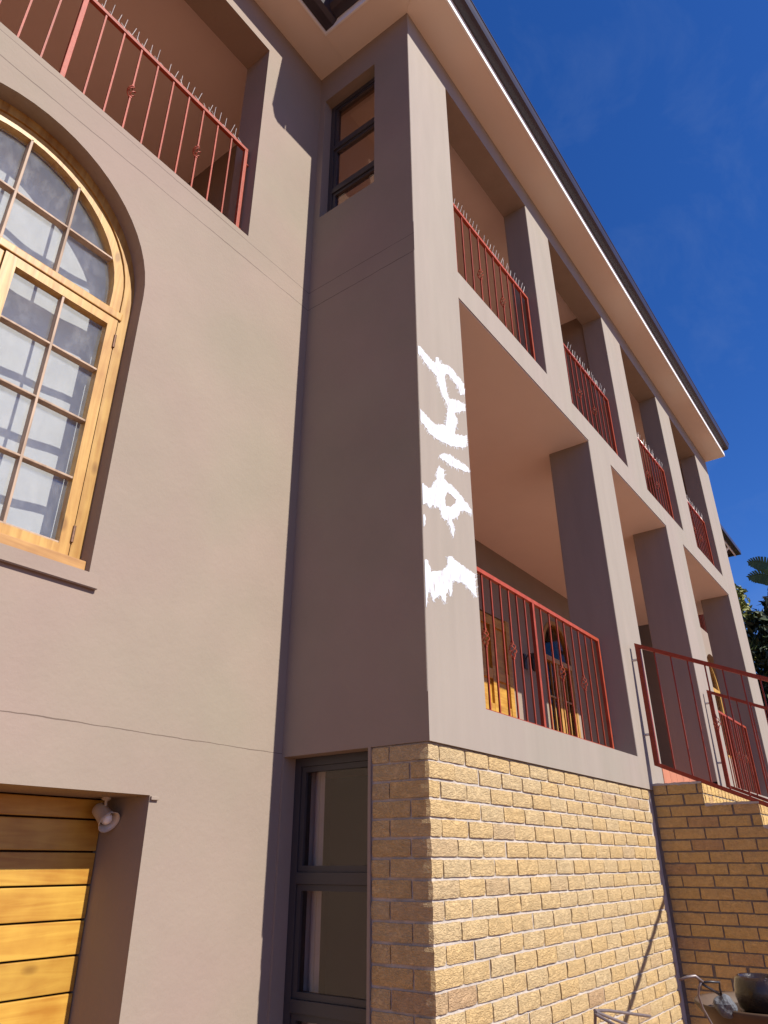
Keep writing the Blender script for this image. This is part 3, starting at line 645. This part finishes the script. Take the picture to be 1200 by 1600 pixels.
for k in range(26):
    z = 2.19 - Cs * k - .006 - Hs / 2; ye = -TR * (k // 2 + 1)
    y = 0.0; first = True
    seq = .111 if k % 2 == 0 else .222
    while y > ye + .03:
        ln = seq if first else .222
        ln = min(ln, y - ye); first = False
        vis = z > .95 and y > -1.2
        if vis:
            if ln > .2: me = random.choice(sm)
            elif .09 < ln < .12: me = random.choice(hm)
            else: me = with_mat(brick_mesh(max(ln - .011, .03), Hs, .06, 130 + k, nx=5), 'brick2')
            sput(me, (XS, y - ln / 2, z), -math.pi / 2); nst += 1
        else: box(stuff, LS((XS, y - ln + .006, z - Hs / 2), stair), LS((XS + .06, y - .005, z + Hs / 2), stair))
        y -= ln + (.012 if ln > .2 else .006)
    # riser faces (face -y)
    x = XS + .07
    while x + .104 < X1:
        if k < 6: sput(random.choice(hm), (x + .052, ye, z), 0)
        else: box(rset, LS((x, ye, z - Hs / 2), stair), LS((x + .104, ye + .05, z + Hs / 2), stair))
        x += .115
o = obj('brick_course', stuff, 'brick2', stair); o['kind'] = 'stuff'
o = obj('riser_course', rset, 'brick2', stair); o['kind'] = 'stuff'
# rough mortar bedding along the tread edges
for i in range(3):
    bm = bmesh.new(); zt_ = 2.19 - RZ * i; y0_, y1_ = -TR * i, -TR * (i + 1); n_ = 22; rows = []
    for k in range(n_ + 1):
        y = y0_ + (y1_ - .004 - y0_) * k / n_; q = Vector((i * 3.1, y * 26, .3))
        dz = .006 + .009 * abs(noise.noise(q)); dx = -.001 - .004 * abs(noise.noise(q + Vector((5, 0, 0)))); dn = .010 + .016 * max(0, noise.noise(q * .8 + Vector((0, 0, 7))))
        rows.append([bm.verts.new(LS(p, stair)) for p in ((XS + dx, y, zt_ - dn), (XS + dx, y, zt_ + dz * .6), (XS + .02, y, zt_ + dz), (XS + .09, y, zt_ - .002))])
    for a, b in zip(rows, rows[1:]):
        for k in range(3): bm.faces.new((a[k], b[k], b[k + 1], a[k + 1]))
    obj('mortar_edge', bm, 'mortar', stair)
# terracotta riser tiles under the porch threshold
x = LO[1][0] - .018; 
bmT = bmesh.new(); box(bmT, (-.0, 0, 0), (.196, .02, .158), .003); tmT = bpy.data.meshes.new('riser_tile'); bmT.to_mesh(tmT); bmT.free(); tmT.materials.append(M['terracotta'])
while x + .2 < LO[1][1] + .02:
    me_obj('riser_tile', tmT, house, (x, -.006, 2.192)); x += .2
boxes('threshold', 'terracotta', house, ((LO[1][0], .014, 2.19), (LO[1][1], .43, FL)))

# ------------------------------------------------------------------ railings
def shared(name, bm, m, smooth=False):
    bmesh.ops.recalc_face_normals(bm, faces=bm.faces)
    me = bpy.data.meshes.new(name); bm.to_mesh(me); bm.free(); me.materials.append(M[m])
    if smooth: me.shade_smooth()
    return me
def baluster_mesh(h, basket, s=.0055):
    bm = bmesh.new()
    if not basket: box(bm, (-s, -s, 0), (s, s, h)); return shared('baluster', bm, 'red')
    zc = h * .52; bh = .058
    box(bm, (-s, -s, 0), (s, s, zc - bh)); box(bm, (-s, -s, zc + bh), (s, s, h))
    for k in range(4):
        pts = []
        for i in range(11):
            t = i / 10; a = 2 * math.pi * (k / 4 + t * .75); r = .003 + .024 * math.sin(math.pi * t)
            pts.append((r * math.cos(a), r * math.sin(a), zc - bh + 2 * bh * t))
        tube(bm, pts, .0032, 5)
    for z in (zc - bh, zc + bh): box(bm, (-s * 1.5, -s * 1.5, z - .006), (s * 1.5, s * 1.5, z + .006))
    return shared('baluster', bm, 'red')
BM = {}
def spike_mesh(kind):
    bm = bmesh.new()
    if kind == 0: tube(bm, [(0, .012, 0), (.004, -.012, .105)], .0019, 4)
    else: tube(bm, [(0, -.008, 0), (-.012, .03, .085)], .0019, 4)
    return shared('spike', bm, 'wire')
SPK = [spike_mesh(0), spike_mesh(1)]
def railing(x0, x1, y, zb, zt, bars, baskets, label, spikes=False, mids=(), rail=.032, bottom=True, group='red oxide balcony railings', post=.028):
    t = thing('railing', label, 'railing', (x0, y, zb), group)
    L_ = x1 - x0; h = zt - zb
    boxes('top_rail', 'red', t, ((0, -.014, h - .03), (L_, .014, h)), bev=.002)
    if bottom: boxes('bottom_rail', 'red', t, ((0, -.010, 0), (L_, .010, .016)))
    for px in (0, L_ - post): boxes('post', 'red', t, ((px, -.0135, 0), (px + post, .0135, h - .03)), bev=.002)
    for mx_ in mids: boxes('post', 'red', t, ((mx_ - x0 - .015, -.0135, .0), (mx_ - x0 + .015, .0135, h - .03)), bev=.002)
    for px in (L_ - post * .5,):
        for zz in (.12, h - .16):
            bm = bmesh.new(); tube(bm, [(px, -.004, zz), (px + post * .5 + .03, -.004, zz)], .008, 8); obj('fixing_lug', bm, 'red', t)
    hh = h - .03
    for i, bx in enumerate(bars):
        key = (round(hh, 3), i in baskets)
        if key not in BM: BM[key] = baluster_mesh(hh, i in baskets)
        me_obj('baluster', BM[key], t, (bx - x0, 0, 0), (random.uniform(-.003, .003), random.uniform(-.003, .003), (i % 4) * math.pi / 2))
    if spikes:
        n = int(L_ / .052)
        boxes('spike_base', 'wire', t, ((.02, -.008, h), (L_ - .01, .008, h + .003)))
        for i in range(n):
            for k in (0, 1):
                if random.random() < .06: continue
                me_obj('spike', SPK[k], t, (.03 + .052 * i + .008 * k + random.uniform(-.006, .006), 0, h + .003), (random.uniform(-.12, .12), random.uniform(-.13, .13), random.uniform(-.1, .1)))
    return t
def even(x0, x1, n): return [x0 + (x1 - x0) * (i + 1) / (n + 1) for i in range(n)]
bx = [-2.04 + (2.04 - .69) * (i + 1) / 10 for i in range(9)]
bl = [-4.08 - b for b in bx][::-1]
railing(-3.42, -.668, D + .1, 5.62, 6.585, bl + bx, (2, 6, 11, 15), 'red spiked railing of the left balcony above the arched window', True, (-2.045,))
labs = ['red spiked railing in the upper opening nearest the corner pillar', 'red spiked railing in the second upper opening from the house corner',
        'red spiked railing in the third upper opening from the house corner', 'red spiked railing in the last and farthest upper opening']
for (a, b), lb in zip(UP, labs):
    n = 10; railing(a + .015, b - .022, .10, 5.70, 6.652, even(a + .03, b - .04, n), (3, 6), lb, True)
a, b = LO[0]; mid = 1.745
bars = even(a + .02, mid, 8) + even(mid, b - .04, 8)
railing(a + .012, b - .022, .19, 2.447, 3.392, bars, (2, 5, 10, 13), 'red railing with twisted baskets in the large lower opening by the painted pillar', False, (mid,))
a, b = LO[2]
railing(a + .012, b - .022, .19, 2.40, 3.392, even(a + .02, 7.5, 8) + even(7.5, b - .03, 8), (2, 5, 10, 13), 'red lower railing beyond the stairs in the farthest porch opening', False, (7.5,))

def stair_rail(x, label, group):
    y0 = -.045; t = thing('stair_railing', label, 'railing', (x, y0, 2.368), group); sl_ = .452; n = 13; L_ = 1.75; h = 1.008
    def zz(y): return sl_ * y   # y negative
    bm = bmesh.new()
    def sloped(z_off, th, w):
        for (ya, yb) in ((0, -L_),):
            vs_ = [bm.verts.new((sx, yy, zz(yy) + z_off + dz)) for yy in (ya, yb) for sx, dz in ((-w, 0), (w, 0), (w, th), (-w, th))]
            for q in ((0, 1, 2, 3), (7, 6, 5, 4), (0, 4, 5, 1), (1, 5, 6, 2), (2, 6, 7, 3), (3, 7, 4, 0)): bm.faces.new([vs_[i] for i in q])
    sloped(h - .034, .034, .02); obj('top_rail', bm, 'red', t)
    bm = bmesh.new(); sloped(-.03, .034, .016); obj('bottom_rail', bm, 'red', t)
    boxes('post', 'red', t, ((-.019, -.04, -.02), (.019, .0, h - .02)), bev=.002)
    boxes('post', 'red', t, ((-.019, -L_ - .02, zz(-L_) - .22), (.019, -L_ + .02, zz(-L_) + h - .02)), bev=.002)
    for z in (.22, .86):
        bm = bmesh.new(); tube(bm, [(-.003, -.02, z), (-.003, .045, z)], .011, 8); obj('fixing_lug', bm, 'wire', t)
    key = ('st', 0)
    if key not in BM: BM[key] = baluster_mesh(h - .034, False); BM[('st', 1)] = baluster_mesh(h - .034, True)
    for i in range(n):
        y = -.155 - .130 * i
        if y < -L_ + .02: break
        me_obj('baluster', BM[('st', 1 if i in (3, 9) else 0)], t, (0, y, zz(y)))
    return t
stair_rail(3.338, 'dark red sloping railing on the near side of the brick staircase', 'stair railings')
stair_rail(5.735, 'dark red sloping railing on the far side of the brick staircase', 'stair railings')

# ------------------------------------------------------------------ small fixed things
# spot lamp under the garage lintel
lp = thing('spot_lamp', 'small cream spot lamp under the lintel above the wooden door', 'lamp', (-.893, 1.235, 1.905))
bm = bmesh.new(); lathe(bm, [(.0, 0), (.022, 0), (.022, -.012), (.012, -.018), (0, -.018)], n=16); obj('ceiling_rose', bm, 'lampshade', lp)
bm = bmesh.new(); tube(bm, [(0, 0, -.015), (0, -.002, -.04), (.002, -.006, -.055)], .007, 8); obj('stem', bm, 'lampshade', lp)
bm = bmesh.new()
lathe(bm, [(.0, .075), (.022, .075), (.033, .062), (.035, .03), (.037, 0), (.042, -.022), (.052, -.042), (.050, -.043), (.040, -.022), (.033, 0), (.030, .05), (0, .05)], n=28)
sh = obj('lamp_shade', bm, 'lampshade', lp, True)
bm = bmesh.new(); bmesh.ops.create_uvsphere(bm, u_segments=16, v_segments=10, radius=.027); bb = obj('bulb', bm, 'bulb', lp, True)
axis = (fwd * .62 - rgt * .72 + upv * .34).normalized()      # back of the lamp
for o_, dd in ((sh, 0), (bb, -.012)):
    o_.rotation_euler = axis.to_track_quat('Z', 'Y').to_euler(); o_.location = Vector((.0, -.012, -.088)) + axis * dd
# wall lanterns in the porch
def lantern(x, z, label):
    t = thing('wall_lantern', label, 'lamp', (x, YB, z), 'porch wall lanterns')
    boxes('back_plate', 'black', t, ((-.04, -.02, -.1), (.04, -.001, .1)), bev=.004)
    bm = bmesh.new(); tube(bm, [(0, -.02, .03), (0, -.07, .1), (0, -.13, .08)], .009, 8); obj('arm', bm, 'black', t)
    bm = bmesh.new(); lathe(bm, [(0, .1), (.02, .09), (.075, .03), (.075, .02), (.055, .02), (.04, -.13), (.02, -.15), (0, -.15)], (0, -.14, 0), 6); obj('lantern_body', bm, 'black', t)
lantern(5.62, 4.02, 'small black lantern on the porch wall between wooden door and arched window')
lantern(3.95, 4.75, 'small black lantern on the porch wall left of the wooden door')

# ------------------------------------------------------------------ rear wing beyond the porch
wing = thing('rear_wing', 'far taupe wing of the house with arched wooden window seen through the porch', 'building', (13, 1.05, 0))
P0 = Vector((13, 1.05, 0))
bm = bmesh.new(); AX, AR = 11.72, .62
panel(bm, [(x - 13, z) for x, z in rect(10.2, 0, 14.8, 8.5)], [[(x - 13, z) for x, z in arch(AX, AR, 3.3, 4.62)], [(x - 13, z) for x, z in rect(10.9, 5.70, 12.9, 7.6)]], 0, .25, 'xz'); obj('wall', bm, 'plaster', wing)
boxes('return_wall', 'plaster', wing, ((1.55, .25, 0), (1.8, 4, 8.5)), ((-2.8, .25, 0), (-2.6, 4, 8.5)), ((-2.8, 2.2, 0), (1.6, 2.3, 8.5)))
aw = me_obj('arched_window', bpy.data.meshes.new('aw'), wing); bm = bmesh.new()
panel(bm, [(x - 13, z) for x, z in arch(AX, AR + .002, 3.3, 4.62)], [[(x - 13, z) for x, z in arch(AX, AR - .09, 3.4, 4.62)]], .10, .2, 'xz'); t = obj('tmp', bm, 'frame_wood'); aw.data = t.data; bpy.data.objects.remove(t)
boxes('transom', 'frame_wood', aw, ((AX - 13 - AR + .05, .09, 4.55), (AX - 13 + AR - .05, .18, 4.63)))
boxes('mullion', 'frame_wood', aw, ((AX - 13 - .03, .095, 3.4), (AX - 13 + .03, .17, 5.2)))
boxes('pane', 'glass_dark', aw, ((AX - 13 - AR + .04, .13, 3.34), (AX - 13 + AR - .04, .135, 5.2)))
bm = bmesh.new(); quad(bm, (-2.8, -.33, 8.62), (2.45, -.33, 8.62), (2.45, 3.5, 10.4), (-2.8, 3.5, 10.4)); quad(bm, (2.45, -.33, 8.62), (2.45, 7, 8.62), (2.45, 3.5, 10.4))
quad(bm, (-2.8, -.3, 8.56), (2.42, -.3, 8.56), (2.42, 3.5, 8.56), (-2.8, 3.5, 8.56)); obj('roof', bm, 'tile', wing)
boxes('fascia', 'white', wing, ((-2.8, -.32, 8.48), (2.42, -.30, 8.62)))
boxes('gutter', 'gutter', wing, ((-2.8, -.44, 8.53), (2.5, -.322, 8.64)), ((2.421, -.32, 8.53), (2.5, 3, 8.64)))
bm = bmesh.new(); tube(bm, [(1.75, -.28, 8.5), (1.75, -.06, 8.3), (1.75, -.06, 0)], .045, 10); obj('downpipe', bm, 'white', wing)
railing(10.92, 12.88, 1.12, 5.74, 6.6, even(10.95, 12.85, 14), (3, 10), 'small distant red railing on the far wing above its arched window', False)

# ------------------------------------------------------------------ plants beyond the end of the house
def leaf_cloud(bm, c, rad, n, size, rnd, squash=1.0):
    for i in range(n):
        d = Vector((rnd.gauss(0, 1), rnd.gauss(0, 1), rnd.gauss(0, 1))).normalized()
        r = rad * (rnd.random() ** .45); p = Vector(c) + Vector((d.x * r, d.y * r, d.z * r * squash))
        nrm = (d + Vector((rnd.gauss(0, .6), rnd.gauss(0, .6), rnd.gauss(0, .6)))).normalized()
        t = nrm.orthogonal().normalized(); t = Matrix.Rotation(rnd.uniform(0, 6.28), 3, nrm) @ t; b = nrm.cross(t)
        s = size * rnd.uniform(.6, 1.3)
        vs_ = [bm.verts.new(p + t * s), bm.verts.new(p + b * s * .38 + nrm * s * .12), bm.verts.new(p - t * s * .8), bm.verts.new(p - b * s * .38 + nrm * s * .12)]
        bm.faces.new(vs_)
def tree(name, label, base, clumps, leaf, size, dens, seed, cat='tree', squash=1.0, trunk_r=.16):
    rnd = random.Random(seed); t = thing(name, label, cat, base); bt = bmesh.new(); bc = bmesh.new(); B = Vector(base)
    cs = [Vector(c) - B for c, r in clumps]; top = max(cs, key=lambda v: v.z)
    h0 = min(c.z for c in cs) * .8
    tube(bt, [(0, 0, 0), (.1, .05, h0 * .5), (.05, 0, h0), tuple(top * .5 + Vector((0, 0, top.z * .3)))], [trunk_r, trunk_r * .8, trunk_r * .6, .05], 9)
    for c in cs: tube(bt, [(.05, 0, h0 * .85), tuple(Vector((.05, 0, h0)).lerp(c, .55) + Vector((0, 0, .2))), tuple(c)], [trunk_r * .45, trunk_r * .3, .03], 6)
    for (c, r) in clumps:
        leaf_cloud(bc, Vector(c) - B, r, int(dens * r * r), size, rnd, squash)
        for q in range(6):
            d = Vector((rnd.gauss(0, 1), rnd.gauss(0, 1), rnd.gauss(0, .8))).normalized()
            leaf_cloud(bc, Vector(c) - B + d * r * .95, r * .4, int(dens * r * r * .12), size, rnd)
    obj('trunk', bt, 'bark', t); obj('crown', bc, leaf, t)
    return t
tree('broadleaf_tree', 'dense dark green tree beyond the far end of the house', (20, -1.2, 0),
     [((17.4, .72, 7.0), .55), ((17.6, .30, 7.5), .6), ((17.5, .75, 6.3), .75), ((17.5, .15, 6.4), .85), ((17.4, .85, 5.4), .75), ((17.5, .1, 5.2), .95), ((17.6, .7, 4.4), .9), ((20, .35, 7.6), 1.0), ((20.3, -.6, 8.1), 1.1), ((20.5, .5, 6.2), 1.2), ((20, -1.6, 7.2), 1.5), ((20.4, -.4, 5.2), 1.5), ((20.6, .9, 4.6), 1.1), ((20.2, -2.2, 5.5), 1.6), ((20, -1, 3.6), 1.6), ((20.3, .6, 3.2), 1.1)],
     'leaf_dark', .17, 620, 3, squash=.9, trunk_r=.22)
tree('conifer_bush', 'sunlit yellow green conifer peeping past the end pillar', (18.2, 1.45, 0),
     [((18.2, 1.42, 8.45), .26), ((18.2, 1.36, 8.1), .34), ((18.2, 1.42, 7.6), .42), ((18.2, 1.6, 6.8), .5), ((18.2, 1.7, 5.8), .55), ((18.2, 1.7, 4.8), .6)],
     'leaf_yellow', .10, 1500, 5, squash=1.2, trunk_r=.10)
# giant strelitzia
st = thing('giant_strelitzia', 'giant strelitzia with long split leaves above the dark tree', 'plant', (19.0, -.55, 0))
bm = bmesh.new(); tube(bm, [(0, 0, 0), (.1, 0, 3), (0, .05, 5.5), (0, 0, 7.6)], [.14, .12, .11, .08], 9); obj('stem', bm, 'bark', st)
def big_leaf(tip, droop, width, name='leaf'):
    """from crown base to tip (parent local): petiole and split blade"""
    bm = bmesh.new(); a = Vector((0, 0, 7.4)); b = Vector(tip); n = 26; mid_ = a.lerp(b, .5) + Vector((0, 0, droop)); pts = []
    for i in range(n + 1):
        t_ = i / n; pts.append(a.lerp(mid_, t_).lerp(mid_.lerp(b, t_), t_))
    tube(bm, pts, [.035 - .028 * i / n for i in range(n + 1)], 5)
    rnd = random.Random(int(abs(tip[1]) * 100) + 3)
    for i in range(9, n):
        p, q = pts[i], pts[i + 1]; d = (q - p).normalized(); sd = d.cross(Vector((.85, 0, .5))).normalized(); t_ = (i - 9) / (n - 9)
        w = width * (math.sin(math.pi * min(1, .12 + t_ * .88)) ** .6)
        for s in (1, -1):
            hang = Vector((0, 0, -.35 * w)); sk = d * w * .35
            gap = .82 if rnd.random() < .55 else 1.0
            e1 = p + sd * s * w + hang + sk; e2 = p.lerp(q, gap) + sd * s * w * rnd.uniform(.9, 1.04) + hang + sk
            bm.faces.new([bm.verts.new(v) for v in (p, q, e2, e1)])
    obj(name, bm, 'leaf_banana', st)
for tip, dr, w in (((.2, 1.55, 9.62), 1.25, .24), ((.0, 1.62, 9.1), 1.15, .24), ((.3, .7, 9.9), .7, .26), ((.2, -.6, 10.0), .7, .26), ((-.4, -1.5, 8.9), 1.0, .26), ((.8, .3, 9.4), .8, .26), ((-.6, .6, 8.0), .8, .22)):
    big_leaf(tip, dr, w)

# ------------------------------------------------------------------ garden things in the lower right corner
def dpt(u, v, d): return at_depth(u, v, d)
bc_ = dpt(1202, 1570, 3.0)
zg = bc_.z
bowl = thing('water_bowl', 'wide brown stoneware bowl on a pedestal in front of the staircase', 'bowl', (bc_.x, bc_.y, 0))
bm = bmesh.new(); lathe(bm, [(0, zg - .19), (.11, zg - .19), (.13, zg - .175), (.22, zg - .10), (.285, zg - .02), (.300, zg), (.296, zg + .008), (.282, zg + .004), (.27, zg - .02), (.20, zg - .09), (.10, zg - .14), (0, zg - .145)], n=48); obj('basin', bm, 'bowl', bowl, True)
bm = bmesh.new(); lathe(bm, [(0, 0), (.19, 0), (.19, .06), (.12, .1), (.085, .3), (.08, zg - .35), (.12, zg - .22), (.13, zg - .195), (0, zg - .195)], n=32); obj('pedestal', bm, 'bowl', bowl, True)
bm = bmesh.new(); lathe(bm, [(0, zg - .03), (.262, zg - .03), (.262, zg - .034), (0, zg - .034)], n=40); obj('water', bm, 'glaze', bowl)
pot = thing('wet_pot', 'dark glossy brown pot standing in the stoneware bowl', 'pot', (bc_.x + .03, bc_.y + .02, zg - .03))
bm = bmesh.new(); lathe(bm, [(0, 0), (.088, 0), (.105, .012), (.115, .05), (.114, .09), (.106, .118), (.094, .130), (.086, .127), (.084, .115), (0, .112)], n=36)
for v in bm.verts: v.co += Vector((0, 0, .003 * noise.noise(v.co * 30)))
obj('pot_body', bm, 'glaze', pot, True)
bm = bmesh.new()
for q in range(46):
    a = random.uniform(0, 6.28); rr = random.uniform(.03, .112); z = .112 if rr < .085 else .131 - (rr - .085) * .35
    bmesh.ops.create_icosphere(bm, subdivisions=1, radius=random.uniform(.002, .005), matrix=Matrix.Translation((rr * math.cos(a), rr * math.sin(a), z)))
o = obj('wet_gravel', bm, 'stone', pot); o['kind'] = 'stuff'
sp = dpt(1133, 1566, 2.88)
stn = bmesh.new(); bmesh.ops.create_icosphere(stn, subdivisions=3, radius=.05)
for v in stn.verts: v.co = Vector((v.co.x * 1.15, v.co.y * .8, v.co.z * .8)) * (1 + .35 * noise.noise(v.co * 25))
o = obj('grey_stone', stn, 'stone'); o.location = sp + Vector((0, 0, -.012)); tag(o, 'rough grey stone resting inside the brown bowl', 'stone')
# metal hook ornament beside the bowl
hk = thing('garden_hook', 'bent metal hook with thin curved stem beside the brown bowl', 'garden ornament', tuple(Vector((dpt(1120, 1640, 2.75).x, dpt(1120, 1640, 2.75).y, 0))))
def hl(u, v, d=2.75): return tuple(wl(dpt(u, v, d), hk))
bm = bmesh.new(); tube(bm, [(0, 0, 0), hl(1122, 1632), hl(1112, 1600), hl(1098, 1575), hl(1091, 1555), hl(1092, 1542), hl(1096, 1534)], .0045, 8); obj('stem', bm, 'rod', hk, True)
bm = bmesh.new(); tube(bm, [hl(1098, 1534), hl(1086, 1525), hl(1074, 1526.5), hl(1061, 1531)], [.005, .006, .0055, .004], 8); obj('hook_arm', bm, 'rod', hk, True)
bm = bmesh.new(); tube(bm, [hl(1096, 1535), hl(1110, 1534), hl(1124, 1535), hl(1124.5, 1544), hl(1127, 1554)], .0045, 8); tube(bm, [hl(1096, 1537), hl(1110, 1545), hl(1126, 1555)], .0045, 8); obj('bracket', bm, 'black', hk, True)
# steel rod rack
rk = thing('rod_rack', 'weathered steel rod rack standing before the yellow brick wall', 'rack', tuple(Vector((dpt(931, 1640, 2.6).x, dpt(931, 1640, 2.6).y, 0))))
def rl(u, v, d): return tuple(wl(dpt(u, v, d), rk))
bm = bmesh.new(); tube(bm, [(0, 0, 0), rl(930, 1640, 2.6), rl(930, 1582, 2.6)], .006, 8); obj('leg', bm, 'rod', rk)
for pts in ([(929, 1579, 2.6), (950, 1579, 2.7), (1016, 1588, 3.0)], [(931, 1581, 2.6), (975, 1599, 2.7), (1010, 1616, 2.8)], [(931, 1585, 2.6), (965, 1604, 2.55), (1000, 1630, 2.5)]):
    bm = bmesh.new(); tube(bm, [rl(*p) for p in pts], .0055, 8); obj('rod', bm, 'rod', rk)
far = Vector(rl(1010, 1616, 2.8)); bm = bmesh.new(); tube(bm, [tuple(far), (far.x, far.y, 0)], .006, 8); obj('leg', bm, 'rod', rk)
far = Vector(rl(1000, 1630, 2.5)); bm = bmesh.new(); tube(bm, [tuple(far), (far.x, far.y, 0)], .006, 8); obj('leg', bm, 'rod', rk)
# unseen pole on the stair rail, added to cast the slanting shadow on the bricks
bm = bmesh.new(); pa = Vector((3.30, -1.55, 2.712)); pb = Vector((-1.60, -1.55, .02)); dirp = (pa - pb).normalized()
tube(bm, [tuple(pb), tuple(pa + dirp * .12)], .019, 10); o = obj('shadow_pole', bm, 'polewood'); tag(o, 'added pole out of view, casting the slanted shadow on the brick wall', 'pole')
